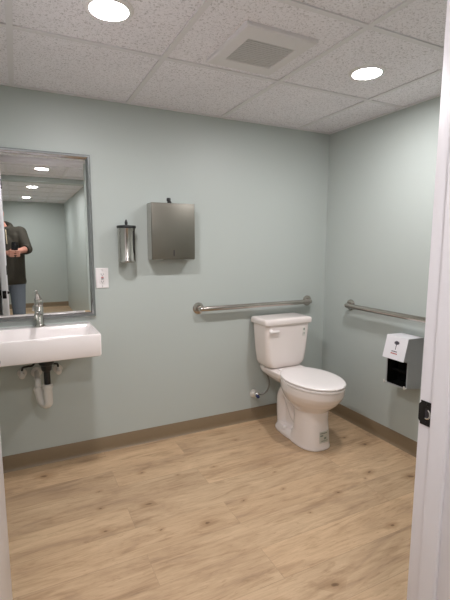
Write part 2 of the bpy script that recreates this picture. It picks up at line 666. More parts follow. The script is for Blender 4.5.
def make_light(x, y, lab, grp):
    t = thing('ceiling_light', lab, 'ceiling light', (x, y, ZT), 0, grp)
    bm = bmesh.new()
    lathe(bm, [(.086, 0), (.086, -.003), (.080, -.008), (.068, -.010), (.0655, -.008), (.0655, 0)], n=48, cap0=False, cap1=False)
    obj('trim_ring', bm, M['ring'], t)
    bm = bmesh.new()
    lathe(bm, [(.0655, -.001), (.0655, -.0075), (.060, -.0092), (.040, -.0103), (.001, -.0106)], n=48)
    d = obj('diffuser', bm, M['lamp'], t)
    return t


for i, (x, y, lab) in enumerate(LIGHTS):
    make_light(x, y, lab, 'recessed ceiling lights in the room' if i < 2 else 'recessed ceiling lights in the corridor')

# ================================================================== EXHAUST VENT
t = thing('ceiling_vent', 'square white ceiling exhaust vent with a grey louvred grille', 'vent', (.976, 1.643, ZT))
bm = bmesh.new()
# sloped picture-frame rim from the ceiling down to the grille
rs = []
for (hx, hy, z) in ((.166, .186, .0), (.166, .186, -.012), (.160, .180, -.017), (.113, .106, -.020), (.111, .104, -.018), (.111, .104, -.006)):
    rs.append([Vector((-hx, -hy, z)), Vector((hx, -hy, z)), Vector((hx, hy, z)), Vector((-hx, hy, z))])
rings(bm, rs, False, False)
obj('frame', bm, M['vent'], t, smooth=20)
bm = bmesh.new()
box(bm, -.112, .112, -.105, .105, -.007, -.004)
obj('backing', bm, M['vent_dark'], t, smooth=0)
for k in range(14):
    bm = bmesh.new()
    yy = -.0975 + .015 * k
    prism(bm, [(yy - .004, -.0165), (yy + .0055, -.0175), (yy + .0065, -.0160), (yy - .003, -.0145)], 'x', -.111, .111)
    obj('slat', bm, M['vent_grille'], t, smooth=0)
bm = bmesh.new()
box(bm, -.003, .003, -.104, .104, -.0145, -.010)
obj('divider', bm, M['vent_grille'], t, smooth=0)

# ================================================================== MIRROR
t = thing('wall_mirror', 'tall metal framed mirror on the wall above the sink', 'mirror', (.09, WY, .873))
MX0, MX1, MZ1 = -.312, .312, .931
bm = bmesh.new()
prof = [(0, 0), (0, -.018), (.004, -.022), (.014, -.020), (.024, -.012), (.026, -.008), (.026, 0)]  # inset, depth
loop = []
for (sx, sz) in ((-1, 0), (1, 0), (1, 1), (-1, 1)):
    ring = []
    for ins, d in prof:
        x = (MX0 + ins) if sx < 0 else (MX1 - ins)
        z = ins if sz == 0 else MZ1 - ins
        ring.append(Vector((x, d, z)))
    loop.append(ring)
loop.append(loop[0])
vs = [[bm.verts.new(p) for p in r_] for r_ in loop[:4]]
for i in range(4):
    a, b2 = vs[i], vs[(i + 1) % 4]
    for k in range(len(prof) - 1):
        bm.faces.new((a[k], a[k + 1], b2[k + 1], b2[k]))
obj('frame', bm, M['frame_metal'], t, smooth=25)
bm = bmesh.new()
i0, bz = .022, .016
rs = []
for (ins, d) in ((i0, -.001), (i0, -.0065), (i0 + bz, -.0085)):
    rs.append([Vector((MX0 + ins, d, ins)), Vector((MX1 - ins, d, ins)), Vector((MX1 - ins, d, MZ1 - ins)), Vector((MX0 + ins, d, MZ1 - ins))])
rings(bm, rs)
obj('mirror_glass', bm, M['mirror'], t, smooth=0)

# ================================================================== SINK
SX, SD, SZ0, SZ1, SW = .09, .400, .723, .842, .275
t = thing('wall_sink', 'white rectangular ceramic sink hung on the wall under the mirror', 'sink', (SX, WY, SZ0))
H = SZ1 - SZ0
cy = -SD / 2
bm = bmesh.new()
bx, by0, by1 = SW - .012, -SD + .012, -.085       # basin opening
bcy, bhy = (by0 + by1) / 2, (by1 - by0) / 2
rs = [rrect(0, cy, .0, SW - .010, SD / 2 - .010, .014),
      rrect(0, cy, .003, SW - .003, SD / 2 - .003, .014),
      rrect(0, cy, .010, SW, SD / 2, .012),
      rrect(0, cy, H - .008, SW, SD / 2, .012),
      rrect(0, cy, H - .002, SW - .002, SD / 2 - .002, .012),
      rrect(0, cy, H, SW - .006, SD / 2 - .006, .012),
      rrect(0, bcy, H, bx + .003, bhy + .003, .020),
      rrect(0, bcy, H - .004, bx - .001, bhy - .001, .020),
      rrect(0, bcy, H - .075, bx - .022, bhy - .022, .030),
      rrect(0, bcy, H - .086, bx - .040, bhy - .040, .030),
      rrect(0, bcy, H - .090, .03, .03, .0299)]
rings(bm, rs)
obj('basin', bm, M['sink_ceramic'], t, smooth=30)
bm = bmesh.new()
lathe(bm, [(.024, 0), (.024, .003), (.018, .0045), (.004, .0035)], (0, bcy, H - .0905), n=24)
obj('drain', bm, M['chrome'], t)

# faucet
t = thing('faucet', 'brushed nickel single lever faucet standing on the sink deck', 'faucet', (SX + .001, WY - .048, SZ1))
bm = bmesh.new()
lathe(bm, [(.029, 0), (.029, .005), (.026, .008), (.0225, .011), (.0215, .014), (.0215, .110), (.0195, .113), (.0195, .117), (.0215, .120), (.0215, .142), (.0195, .150), (.012, .153), (.001, .154)], n=28)
obj('body', bm, M['steel'], t)
bm = bmesh.new()
tube(bm, fillet([(0, -.010, .070), (-.012, -.085, .092), (-.017, -.122, .082), (-.0175, -.126, .062)], .02), .0135, 16)
obj('spout', bm, M['steel'], t)
bm = bmesh.new()
tube(bm, [(0, .004, .140), (-.001, .0, .152), (-.004, -.010, .168), (-.007, -.026, .186), (-.008, -.032, .191)], [.018, .0165, .0125, .0095, .005], 14)
obj('lever', bm, M['steel'], t)

# drain pipe under the sink
DX, DY = .106, WY - .20
t = thing('sink_drain_pipe', 'black tailpiece with white plastic trap hanging under the sink', 'drain pipe', (DX, DY, SZ0))
bm = bmesh.new()
lathe(bm, [(.040, 0), (.040, -.052), (.036, -.062), (.029, -.068), (.026, -.092), (.020, -.098), (.0175, -.102)], n=24)
obj('drain_nut', bm, M['black'], t)
bm = bmesh.new()
lathe(bm, [(.0165, -.04), (.0165, -.205)], n=20)
obj('tailpiece', bm, M['black'], t)
bm = bmesh.new()
lathe(bm, [(.020, -.172), (.027, -.176), (.028, -.192), (.0245, -.196)], n=12)
obj('slip_nut', bm, M['white_pvc'], t)
bm = bmesh.new()
path = fillet([(0, 0, -.188), (0, 0, -.290), (-.030, .030, -.283), (-.046, .046, -.205)], .04, 10)
tube(bm, path, .0235, 18)
obj('trap_bend', bm, M['white_pvc'], t)
bm = bmesh.new()
lathe(bm, [(.018, -.010), (.0245, -.008), (.0245, .008), (.018, .010)], (-.046, .046, -.208), (0, .12, 1), 12)
obj('slip_nut', bm, M['white_pvc'], t)
bm = bmesh.new()
tube(bm, fillet([(-.046, .046, -.202), (-.046, .052, -.160), (-.046, .199, -.155)], .03, 8), .0155, 16)
obj('trap_arm', bm, M['white_pvc'], t)
bm = bmesh.new()
lathe(bm, [(.030, 0), (.028, .006), (.018, .009)], (-.046, .1995, -.155), (0, -1, 0), 24)
obj('escutcheon', bm, M['white_pvc'], t)

for (sx, nm, lab) in ((-.105, 'w', 'white faucet supply stop with thin hose, left of the trap'), (.085, 'e', 'white faucet supply stop with thin hose, right of the trap')):
    t = thing('supply_stop', lab, 'supply valve', (SX + sx, WY, .572), 0, 'supply stops under the sink')
    bm = bmesh.new()
    lathe(bm, [(.026, 0), (.024, .005), (.009, .007), (.009, .04)], (0, 0, 0), (0, -1, 0), 20)
    obj('escutcheon', bm, M['white_pvc'], t)
    bm = bmesh.new()
    lathe(bm, [(.011, 0), (.012, .004), (.012, .034), (.009, .040)], (0, -.045, -.015), (0, 0, 1), 16)
    obj('valve_body', bm, M['white_pvc'], t)
    bm = bmesh.new()
    lathe(bm, [(.006, 0), (.016, .004), (.016, .014), (.012, .017)], (0, -.058, 0), (0, -1, 0), 12)
    obj('handle', bm, M['white_pvc'], t)
    bm = bmesh.new()
    s = 1 if sx < 0 else -1
    tube(bm, smooth_path([(0, -.045, .022), (s * .006, -.06, .046), (s * .030, -.080, .056), (s * .062, -.080, .066), (s * .078, -.065, .150)], 6), .0060, 10)
    obj('hose', bm, M['black'], t)
t = thing('sink_bracket', 'dark steel mounting bracket under the back of the sink', 'bracket', (SX, WY, SZ0))
bm = bmesh.new()
box(bm, -.215, .215, -.006, 0, -.030, -.002)
obj('wall_rail', bm, M['black_metal'], t)
for s in (-.12, .12):
    bm = bmesh.new()
    prism(bm, [(-.006, -.028), (-.006, -.001), (-.20, -.001), (-.20, -.008), (-.05, -.012)], 'x', s - .004, s + .004)
    obj('arm', bm, M['black_metal'], t, smooth=0)

# ================================================================== OUTLET
t = thing('wall_outlet', 'white electrical outlet plate on the wall right of the mirror', 'outlet', (.4485, WY, 1.0985))
bm = bmesh.new()
rings(bm, [rrect(0, 0, 0, .0375, .0605, .004), rrect(0, 0, .003, .0375, .0605, .004), rrect(0, 0, .006, .0345, .0575, .004)])
bmesh.ops.rotate(bm, verts=bm.verts, matrix=Matrix.Rotation(R(90), 3, 'X'))
obj('cover_plate', bm, M['outlet_white'], t, smooth=25)
bm = bmesh.new()
box(bm, -.0165, .0165, -.0085, -.004, -.0335, .0335, .0012)
face = obj('receptacle', bm, M['outlet_white'], t)
for zc in (.0215, -.0215):
    for (x, w, h) in ((-.0065, .0026, .0095), (.0065, .0026, .0078)):
        bm = bmesh.new()
        box(bm, x - w / 2, x + w / 2, -.0089, -.008, zc - h / 2 + .002, zc + h / 2 + .002)
        obj('slot', bm, M['slot'], face, smooth=0)
    bm = bmesh.new()
    lathe(bm, [(.0027, .008), (.0027, .0089)], (0, 0, zc - .0075), (0, -1, 0), 14)
    obj('ground_hole', bm, M['slot'], face)
for (zc, mm) in ((.0045, M['red']), (-.0045, M['ink'])):
    bm = bmesh.new()
    box(bm, -.0075, .0075, -.0100, -.008, zc - .003, zc + .003, .0006)
    obj('button', bm, mm, face)
for zc in (.048, -.048):
    bm = bmesh.new()
    lathe(bm, [(.0034, .0055), (.003, .0068), (.001, .007)], (0, 0, zc), (0, -1, 0), 14)
    obj('screw', bm, M['chrome'], t)

# ================================================================== STEEL SOAP DISPENSER (cylinder)
t = thing('soap_dispenser', 'slim stainless steel cylinder dispenser with black lid, beside the mirror', 'dispenser', (.588, WY, 1.193))
cyl_y = -.062
bm = bmesh.new()
lathe(bm, [(.047, 0), (.051, .002), (.0525, .006), (.0525, .012), (.0515, .014), (.0515, .198), (.0525, .200), (.0525, .203)], (0, cyl_y, 0), n=48)
obj('body', bm, M['steel'], t)
bm = bmesh.new()
lathe(bm, [(.0545, .201), (.0560, .204), (.0560, .213), (.0530, .217), (.020, .219), (.014, .221)], (0, cyl_y, 0), n=48)
obj('lid', bm, M['black'], t)
bm = bmesh.new()
lathe(bm, [(.009, .218), (.007, .224), (.0095, .231), (.0085, .238), (.004, .250), (.001, .254)], (0, cyl_y, 0), n=20)
obj('knob', bm, M['black'], t)
bm = bmesh.new()
a0 = R(-52)
rs = []
for z in (.055, .185):
    r_ = []
    for q in range(5):
        a = a0 + (q - 2) * .05
        r_.append(Vector((.0518 * math.cos(a), cyl_y + .0518 * math.sin(a), z)))
    for q in range(4, -1, -1):
        a = a0 + (q - 2) * .05
        r_.append(Vector((.0500 * math.cos(a), cyl_y + .0500 * math.sin(a), z)))
    rs.append(r_)
rings(bm, rs)
obj('dark_strip', bm, M['black'], t)  # narrow dark upright strip on the right of the cylinder front
bm = bmesh.new()
box(bm, -.022, .022, -.014, 0, .03, .185, .002)
obj('wall_mount', bm, M['black'], t)

# ================================================================== PAPER TOWEL DISPENSER
PX0, PX1, PZ0, PZ1, PD = .733, 1.010, 1.205, 1.548, .102
t = thing('paper_towel_dispenser', 'square stainless steel paper towel dispenser with black lock on top', 'dispenser', ((PX0 + PX1) / 2, WY, PZ0))
hw = (PX1 - PX0) / 2
PH = PZ1 - PZ0
bm = bmesh.new()
# open-bottom shell: back, sides, top
box(bm, -hw, -hw + .002, -PD + .012, 0, 0, PH)
box(bm, hw - .002, hw, -PD + .012, 0, 0, PH)
box(bm, -hw, hw, -.003, 0, .02, PH)
box(bm, -hw, hw, -PD + .012, 0, PH - .002, PH + .001)
obj('cabinet', bm, M['steel'], t, smooth=0)
bm = bmesh.new()
box(bm, -hw - .001, hw + .001, -PD, -PD + .013, .004, PH + .002, .003, 3)
fd = obj('front_door', bm, M['steel_sheet'], t)
bm = bmesh.new()
box(bm, -.0036, .0036, -PD - .0006, -PD + .002, .024, .060, .0007)
o = obj('sight_slot', bm, M['slot'], fd)
for s in (-1, 1):
    bm = bmesh.new()
    prism(bm, [(s * (hw - .002), .003), (s * .055, .003), (s * .075, -.001), (s * (hw - .002), -.001)], 'y', -PD + .010, -.01)
    obj('paper_tray', bm, M['steel'], t, smooth=0)
bm = bmesh.new()
box(bm, -hw + .01, hw - .01, -PD + .016, -.012, .012, .16, .002)
o = obj('inner_sleeve', bm, M['black'], t)
bm = bmesh.new()
lathe(bm, [(.013, 0), (.013, .010), (.009, .014), (.008, .022)], (-.016, -PD + .03, PH), n=18)
box(bm, -.034, -.008, -PD + .022, -PD + .036, PH + .012, PH + .036, .006)
o = obj('lock', bm, M['black'], t)
o['label'] = 'black lock'

# ================================================================== GRAB BARS
def grab_bar(label, L, loc, rotz):
    t = thing('grab_bar', label, 'grab bar', loc, rotz, 'stainless steel grab bars')
    off, r = .054, .0170
    bm = bmesh.new()
    tube(bm, fillet([(0, -.004, 0), (0, -off, 0), (L, -off, 0), (L, -.004, 0)], .030, 12), r, 24)
    obj('rail', bm, M['steel_bar'], t, smooth=60)
    for x in (0, L):
        bm = bmesh.new()
        lathe(bm, [(.0395, 0), (.0395, .004), (.038, .0065), (.030, .009), (.0205, .0105), (.0195, .013)], (x, 0, 0), (0, -1, 0), 36)
        obj('flange', bm, M['steel_bar'], t)
    return t


grab_bar('horizontal steel grab bar on the back wall above the toilet tank', .905, (1.073, WY, .874), 0)
grab_bar('steel grab bar on the right wall above the toilet paper dispenser', 1.067, (RX, 2.272, .869), -PI / 2)

# ================================================================== TOILET PAPER DISPENSER (right wall)
t = thing('toilet_paper_dispenser', 'grey and white toilet paper dispenser with an empty black opening', 'dispenser', (RX, 1.733, .447), -PI / 2)
# local: +x -> world -Y (towards the camera), -y -> into the room; z from the bottom
W2 = .0785
side = [(0, -.010), (0, .304), (-.126, .306), (-.157, .176), (-.122, .170), (-.122, .004)]
bm = bmesh.new()
for s in (-1, 1):
    a, b2 = (s * W2, s * (W2 - .006))
    prism(bm, side, 'x', min(a, b2), max(a, b2))
box(bm, -W2 + .006, W2 - .006, -.120, -.002, 0, .006)
box(bm, -W2 + .006, W2 - .006, -.120, -.002, .162, .168)
obj('housing', bm, M['grey_plastic'], t, smooth=0)
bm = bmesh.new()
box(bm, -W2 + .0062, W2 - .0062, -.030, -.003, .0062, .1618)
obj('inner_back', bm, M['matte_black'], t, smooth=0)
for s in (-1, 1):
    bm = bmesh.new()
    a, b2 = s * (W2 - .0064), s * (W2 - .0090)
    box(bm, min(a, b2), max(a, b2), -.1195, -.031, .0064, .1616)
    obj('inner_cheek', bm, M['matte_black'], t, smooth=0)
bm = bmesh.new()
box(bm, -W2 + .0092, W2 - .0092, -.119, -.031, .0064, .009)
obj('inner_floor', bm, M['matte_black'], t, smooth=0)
bm = bmesh.new()
tube(bm, [(-W2 + .0092, -.075, .085), (W2 - .0092, -.075, .085)], .009, 16)
obj('spindle', bm, M['matte_black'], t)
bm = bmesh.new()
skin = [(0, .3055), (-.126, .3080), (-.1285, .3065), (-.1610, .173), (-.1588, .171), (-.1275, .3035), (-.126, .3050), (0, .3025)]
prism(bm, skin, 'x', -W2 - .0012, W2 - .001)
cv = obj('cover', bm, M['white_plastic'], t, smooth=20)
cv['label'] = 'white sloping cover with a small tree-like emblem'
# emblem printed on the sloping front: frame of the slope
p0, p1 = Vector((0, -.1287, .3060)), Vector((0, -.1612, .1725))
dn = (p1 - p0).normalized()
nrm = Vector((0, dn.z, -dn.y))
if nrm.y > 0:
    nrm = -nrm


def on_slope(pts, h=.0004):
    # pts: (u across in local x, v down the slope)
    return [p0 + Vector((u, 0, 0)) + dn * v + nrm * h for u, v in pts]


def plate(bm, pts, h0=-.0004, h1=.0005):
    rings(bm, [on_slope(pts, h0), on_slope(pts, h1)])


bm = bmesh.new()
cr = []
random.seed(9)
for k in range(22):
    a = 2 * PI * k / 22
    rr = 1 + (.22 if k % 2 else -.12)
    cr.append((.004 + .0175 * rr * math.cos(a), .036 + .0105 * rr * math.sin(a)))
plate(bm, cr)
plate(bm, [(.001, .044), (.006, .044), (.0045, .078), (.001, .078)])
obj('emblem', bm, M['ink'], cv, smooth=0)
bm = bmesh.new()
for k, (u, w) in enumerate(((-.022, .007), (-.013, .005), (-.006, .008), (.004, .005), (.011, .006))):
    plate(bm, [(u, .086), (u + w, .086), (u + w, .0925), (u, .0925)])
obj('print_line', bm, M['ink'], cv, smooth=0)
bm = bmesh.new()
for k, (u, w) in enumerate(((-.025, .008), (-.015, .006), (-.007, .009), (.004, .007), (.013, .008))):
    plate(bm, [(u, .0985), (u + w, .0985), (u + w, .1055), (u, .1055)])
obj('print_line', bm, M['red'], cv, smooth=0)
for s in (-1, 1):
    bm = bmesh.new()
    box(bm, s * (W2 - .003) - .004, s * (W2 - .003) + .004, -.142, -.118, .004, .012, .002)
    box(bm, s * (W2 - .003) - .004, s * (W2 - .003) + .004, -.144, -.138, .004, .024, .002)
    o = obj('roll_hook', bm, M['white_pvc'], t)

# ================================================================== TOILET
TX = 1.672
t = thing('toilet', 'white two-piece toilet with its lid down in the corner', 'toilet', (TX, WY, 0))


def egg(z, hw, df, db, inset=0.0, n=64, back_sq=3.0, dc=.455):
    """elongated bowl outline; local y = -distance from the wall"""
    pts = []
    hw, df, db = hw - inset, df - inset, db + inset
    for k in range(n):
        a = 2 * PI * k / n
        s, c = math.sin(a), math.cos(a)
        if c >= 0:        # front half
            x = hw * abs(s) ** 1.0 * (1 if s >= 0 else -1)
            d = dc + (df - dc) * c ** .92
        else:
            e = 2 / back_sq
            x = hw * abs(s) ** e * (1 if s >= 0 else -1)
            d = dc - (dc - db) * abs(c) ** e
            # taper towards the hinge
            q = (dc - d) / (dc - db)
            x *= 1 - .34 * q ** 1.5
        pts.append(Vector((x, -d, z)))
    return pts


def oval(z, hw, df, db, sq=2.3, n=48):
    pts = []
    c0, h = (df + db) / 2, (df - db) / 2
    for k in range(n):
        a = 2 * PI * k / n
        s, c = math.sin(a), math.cos(a)
        e = 2 / sq
        pts.append(Vector((hw * abs(s) ** e * (1 if s >= 0 else -1), -(c0 + h * abs(c) ** e * (1 if c >= 0 else -1)), z)))
    return pts


bm = bmesh.new()
# bowl
rings(bm, [egg(.215, .060, .540, .330), egg(.240, .098, .590, .290), egg(.272, .126, .628, .270), egg(.305, .152, .668, .250), egg(.338, .169, .697, .240),
           egg(.358, .177, .709, .235), egg(.368, .180, .7135, .232), egg(.405, .1805, .7145, .232), egg(.413, .178, .712, .236)])
# front pedestal
rings(bm, [oval(.0, .110, .612, .300, 2.6), oval(.012, .111, .613, .300, 2.6), oval(.025, .106, .608, .32, 2.6), oval(.09, .099, .602, .36, 2.5), oval(.18, .096, .592, .36, 2.4), oval(.25, .099, .594, .345, 2.4), oval(.30, .114, .61, .32, 2.4)])
# floor foot running back to the wall side
rings(bm, [oval(.0, .104, .50, .150, 3.2), oval(.018, .105, .50, .149, 3.2), oval(.040, .092, .49, .158, 3.0), oval(.052, .080, .48, .17, 3.0)])
# trapway
tube(bm, smooth_path([(0, -.44, .17), (0, -.36, .135), (0, -.30, .205), (0, -.245, .275), (0, -.19, .235), (0, -.185, .13), (0, -.195, .02)], 6), .062, 20)
# web between trapway and bowl
box(bm, -.034, .034, -.42, -.22, .03, .34, .02)
# tank deck
rings(bm, [rrect(0, -.200, .345, .085, .08, .05), rrect(0, -.185, .370, .112, .10, .05), rrect(0, -.170, .398, .132, .140, .04), rrect(0, -.165, .428, .138, .148, .035), rrect(0, -.165, .434, .132, .142, .035)])
fuse('bowl', bm, M['porcelain'], t, voxel=.0045, smooth=7)
for s in (-1, 1):
    bm = bmesh.new()
    lathe(bm, [(.016, 0), (.016, .008), (.012, .016), (.004, .019)], (s * .088, -.305, .046), n=20)
    obj('bolt_cap', bm, M['seat_plastic'], t)
# seat ring and lid
bm = bmesh.new()
rs = [egg(.4135, .183, .722, .255, .006), egg(.416, .183, .722, .255, .0), egg(.426, .183, .722, .255, .0), egg(.4295, .183, .722, .255, .005),
      egg(.4295, .183, .722, .255, .055), egg(.4135, .183, .722, .255, .055)]
v = rings(bm, rs, False, False)
n_ = len(v[0])
for i in range(n_):
    j = (i + 1) % n_
    bm.faces.new((v[-1][i], v[-1][j], v[0][j], v[0][i]))
obj('seat', bm, M['seat_plastic'], t)
bm = bmesh.new()
rings(bm, [egg(.4325, .182, .724, .228, .006), egg(.4345, .182, .724, .228, .001), egg(.4410, .182, .724, .228, .0), egg(.4465, .182, .724, .228, .004),
           egg(.4490, .182, .724, .228, .012), egg(.4505, .182, .724, .228, .045), egg(.4515, .182, .724, .228, .09)])
obj('lid', bm, M['seat_plastic'], t)
for s in (-1, 1):
    bm = bmesh.new()
    box(bm, s * .075 - .022, s * .075 + .022, -.252, -.222, .430, .447, .006, 3)
    obj('lid_hinge', bm, M['seat_plastic'], t)
# tank
bm = bmesh.new()
def tk(z, hw, d0, d1, r):
    return rrect(-.005, -(d0 + d1) / 2, z, hw, (d1 - d0) / 2, r, 7)
rings(bm, [tk(.432, .105, .055, .170, .04), tk(.436, .125, .042, .185, .045), tk(.446, .142, .032, .197, .045), tk(.462, .156, .026, .204, .045), tk(.485, .164, .022, .208, .042),
           tk(.56, .172, .020, .211, .038), tk(.66, .180, .018, .214, .036), tk(.752, .186, .016, .216, .036)])
obj('tank', bm, M['porcelain'], t, smooth=50)
bm = bmesh.new()
rings(bm, [tk(.750, .190, .012, .221, .022), tk(.752, .194, .008, .225, .022), tk(.757, .196, .006, .227, .022), tk(.780, .196, .006, .227, .022), tk(.788, .193, .009, .224, .022),
           tk(.7925, .185, .017, .216, .02), tk(.795, .165, .037, .196, .015)])
obj('tank_lid', bm, M['porcelain'], t, smooth=50)
# flush lever on the front left of the tank
bm = bmesh.new()
lathe(bm, [(.015, 0), (.015, .006), (.010, .010), (.009, .018)], (-.152, -.213, .711), (0, -1, 0), 20)
rings(bm, [[Vector((x, -.229 + dy * w, .709 + dz * w * 1.3)) for dy, dz in [(.006 * math.cos(2 * PI * k / 12), .0075 * math.sin(2 * PI * k / 12)) for k in range(12)]]
           for x, w in ((-.170, .45), (-.166, .9), (-.152, 1.15), (-.124, 1.0), (-.101, .95), (-.094, .6))])
o = obj('flush_lever', bm, M['seat_plastic'], t)
# small printed labels
bm = bmesh.new()
for (x, z, w, h) in ((.112, .690, .022, .062),):
    box(bm, x, x + w, -.2168, -.2120, z - h / 2, z + h / 2, .0004)
o = obj('tank_sticker', bm, M['sticker_white'], t)
o['label'] = 'small printed sticker near the top right of the tank'
bm = bmesh.new()
rings(bm, [[Vector((.123 + .0065 * math.cos(2 * PI * k / 16), y, .707 + .0085 * math.sin(2 * PI * k / 16))) for k in range(16)] for y in (-.2164, -.2174)])
box(bm, .115, .131, -.2174, -.2164, .680, .6825)
box(bm, .115, .118, -.2174, -.2164, .669, .678)
box(bm, .127, .130, -.2174, -.2164, .669, .678)
obj('print', bm, M['sticker_ink'], o, smooth=0)


def on_ped(u, z, h=.0):
    """point on the front of the pedestal; u = angle from straight ahead (to +x)"""
    hwp, df, db = .1025, .6045, .335
    c0, hh = (df + db) / 2, (df - db) / 2
    s, c = math.sin(u), math.cos(u)
    e = 2 / 2.6
    return Vector(((hwp + h) * abs(s) ** e * (1 if s >= 0 else -1), -(c0 + (hh + h) * abs(c) ** e), z))


bm = bmesh.new()
u0, u1 = R(-16), R(30)
def curved(bm, ua, ub, za, zb, h, th=.0009, k=10):
    rs = []
    for q in range(k + 1):
        u = ua + (ub - ua) * q / k
        rs.append([on_ped(u, za, h), on_ped(u, zb, h), on_ped(u, zb, h - th), on_ped(u, za, h - th)])
    rings(bm, rs)
curved(bm, u0 + R(6), u1 - R(4), .045, .125, .0008, .004)
o = obj('bowl_sticker', bm, M['sticker'], t, smooth=60)
o['label'] = 'grey-green sticker low on the front of the bowl'
bm = bmesh.new()
curved(bm, R(-8), R(12), .112, .119, .0014)
curved(bm, R(-8), R(0), .095, .105, .0014)
curved(bm, R(2), R(10), .074, .088, .0014)
curved(bm, R(-4), R(16), .062, .067, .0014)
obj('print', bm, M['sticker_ink'], o, smooth=0)

# water supply for the toilet
t = thing('toilet_supply_valve', 'small white toilet supply valve with a braided hose on the wall', 'supply valve', (1.512, WY, .206))
bm = bmesh.new()
lathe(bm, [(.031, 0), (.030, .005), (.022, .011), (.012, .014), (.010, .016), (.010, .040)], (0, 0, 0), (0, -1, 0), 28)
obj('escutcheon', bm, M['white_pvc'], t)
bm = bmesh.new()
lathe(bm, [(.009, -.014), (.0125, -.010), (.0125, .014), (.009, .022)], (.004, -.048, 0), (.6, 0, .8), 16)
obj('valve_body', bm, M['chrome'], t)
bm = bmesh.new()
rings(bm, [[Vector((.002 + r_ * 1.4 * math.cos(2 * PI * k / 18), y, -.003 + r_ * math.sin(2 * PI * k / 18))) for k in range(18)] for y, r_ in ((-.056, .005), (-.060, .012), (-.068, .0125), (-.072, .009))])
bmesh.ops.rotate(bm, verts=bm.verts, cent=(0, -.06, 0), matrix=Matrix.Rotation(R(40), 3, 'Y'))
o = obj('handle', bm, M['blue'], t)
o['label'] = 'dark blue oval handle'
bm = bmesh.new()
tube(bm, smooth_path([(.014, -.048, .010), (.036, -.055, .004), (.072, -.070, .030), (.084, -.085, .085), (.066, -.09, .15), (.038, -.092, .190), (.030, -.092, .215)], 8), .0062, 12)
obj('hose', bm, M['hose'], t)
bm = bmesh.new()
lathe(bm, [(.012, -.022), (.014, -.018), (.014, .0), (.010, .006)], (.030, -.092, .232), (0, 0, 1), 12)
obj('hose_nut', bm, M['white_pvc'], t)

# ================================================================== CAMERA
F, PITCH, YAW, ROLL = 416.6, .13341, .46024, .00266
CAM = Vector((0, 0, 1.3029))
fw = Vector((math.sin(YAW) * math.cos(PITCH), math.cos(YAW) * math.cos(PITCH), -math.sin(PITCH)))
rt = Vector((math.cos(YAW), -math.sin(YAW), 0))
up = rt.cross(fw)
r2 = rt * math.cos(ROLL) + up * math.sin(ROLL)
u2 = -rt * math.sin(ROLL) + up * math.cos(ROLL)
cd = bpy.data.cameras.new('camera')
cam = bpy.data.objects.new('camera', cd)
COL.objects.link(cam)
cd.sensor_fit = 'AUTO'
cd.sensor_width = 36
cd.lens = F / 600 * 36
cd.clip_start = .004
cd.clip_end = 60
mw = Matrix.Identity(4)
for i in range(3):
    mw[i][0], mw[i][1], mw[i][2], mw[i][3] = r2[i], u2[i], -fw[i], CAM[i]
cam.matrix_world = mw
scene.camera = cam

# ================================================================== PERSON in the doorway (seen in the mirror), holding the phone
ph = thing('phone', 'black phone held up in front of the chest of the person in the mirror', 'phone')
pm = Matrix.Identity(4)
pc = CAM - fw * .0065 - r2 * .020 - u2 * .058
for i in range(3):
    pm[i][0], pm[i][1], pm[i][2], pm[i][3] = r2[i], fw[i], u2[i], pc[i]     # local y = lens side
ph.matrix_world = pm
bm = bmesh.new()
rings(bm, [[Vector((p.x, y, p.y)) for p in rrect(0, 0, 0, .0355 - i_, .0735 - i_, .011)] for y, i_ in ((-.0040, .0012), (-.0034, 0), (.0030, 0), (.0036, .0012))])
obj('body', bm, M['glass_black'], ph)
bm = bmesh.new()
rings(bm, [[Vector((p.x, y, p.y)) for p in rrect(.0170, .0550, 0, .0165, .0165, .006)] for y in (.0035, .0046)])
obj('camera_bump', bm, M['black'], ph)

PB = Vector((-.115, -.40, 0))      # where the person stands
pr = thing('person', 'person in an olive jacket and blue jeans holding up a phone, reflected in the mirror', 'person', (0, 0, 0))
hd = Vector((-.205, -.350, 1.640))      # head centre, leaning towards the door leaf
nk0, nk1 = Vector((-.140, -.395, 1.470)), Vector((-.185, -.375, 1.560))
shR, shL = Vector((.040, -.385, 1.430)), Vector((-.300, -.385, 1.405))
elR, elL = Vector((.105, -.275, 1.240)), Vector((-.33, -.200, 1.190))
wrR, wrL = Vector((.000, -.085, 1.215)), Vector((-.145, -.050, 1.205))
hipR, hipL = PB + Vector((.092, 0, .90)), PB + Vector((-.092, 0, .90))
knR, knL = PB + Vector((.096, .025, .50)), PB + Vector((-.105, .02, .50))
anR, anL = PB + Vector((.098, -.02, .085)), PB + Vector((-.115, -.02, .085))
bm = bmesh.new()
# head
ball(bm, hd + Vector((0, -.012, .030)), .078, (1, 1.18, 1.12), 24)
ball(bm, hd + Vector((.002, .022, -.045)), .058, (1, 1.05, 1.15), 20)
ball(bm, hd + Vector((.003, .070, -.085)), .024, (1.1, .8, .8), 14)       # chin
capsule(bm, hd + Vector((.001, .086, .018)), hd + Vector((.002, .105, -.020)), .008, .0135, 12)   # nose
ball(bm, hd + Vector((.002, .088, -.052)), .014, (1.7, .55, .55), 12)      # mouth
for s in (-1, 1):
    ball(bm, hd + Vector((s * .083, -.008, .0)), .026, (.35, .8, 1.25), 12)   # ears
    ball(bm, hd + Vector((s * .033, .078, .034)), .014, (1.5, .6, .5), 12)    # brows
    ball(bm, hd + Vector((s * .045, .058, -.020)), .024, (1, .8, .9), 12)     # cheeks
capsule(bm, nk0, nk1, .062, .056)
capsule(bm, nk1, hd + Vector((0, -.01, -.03)), .056, .055)
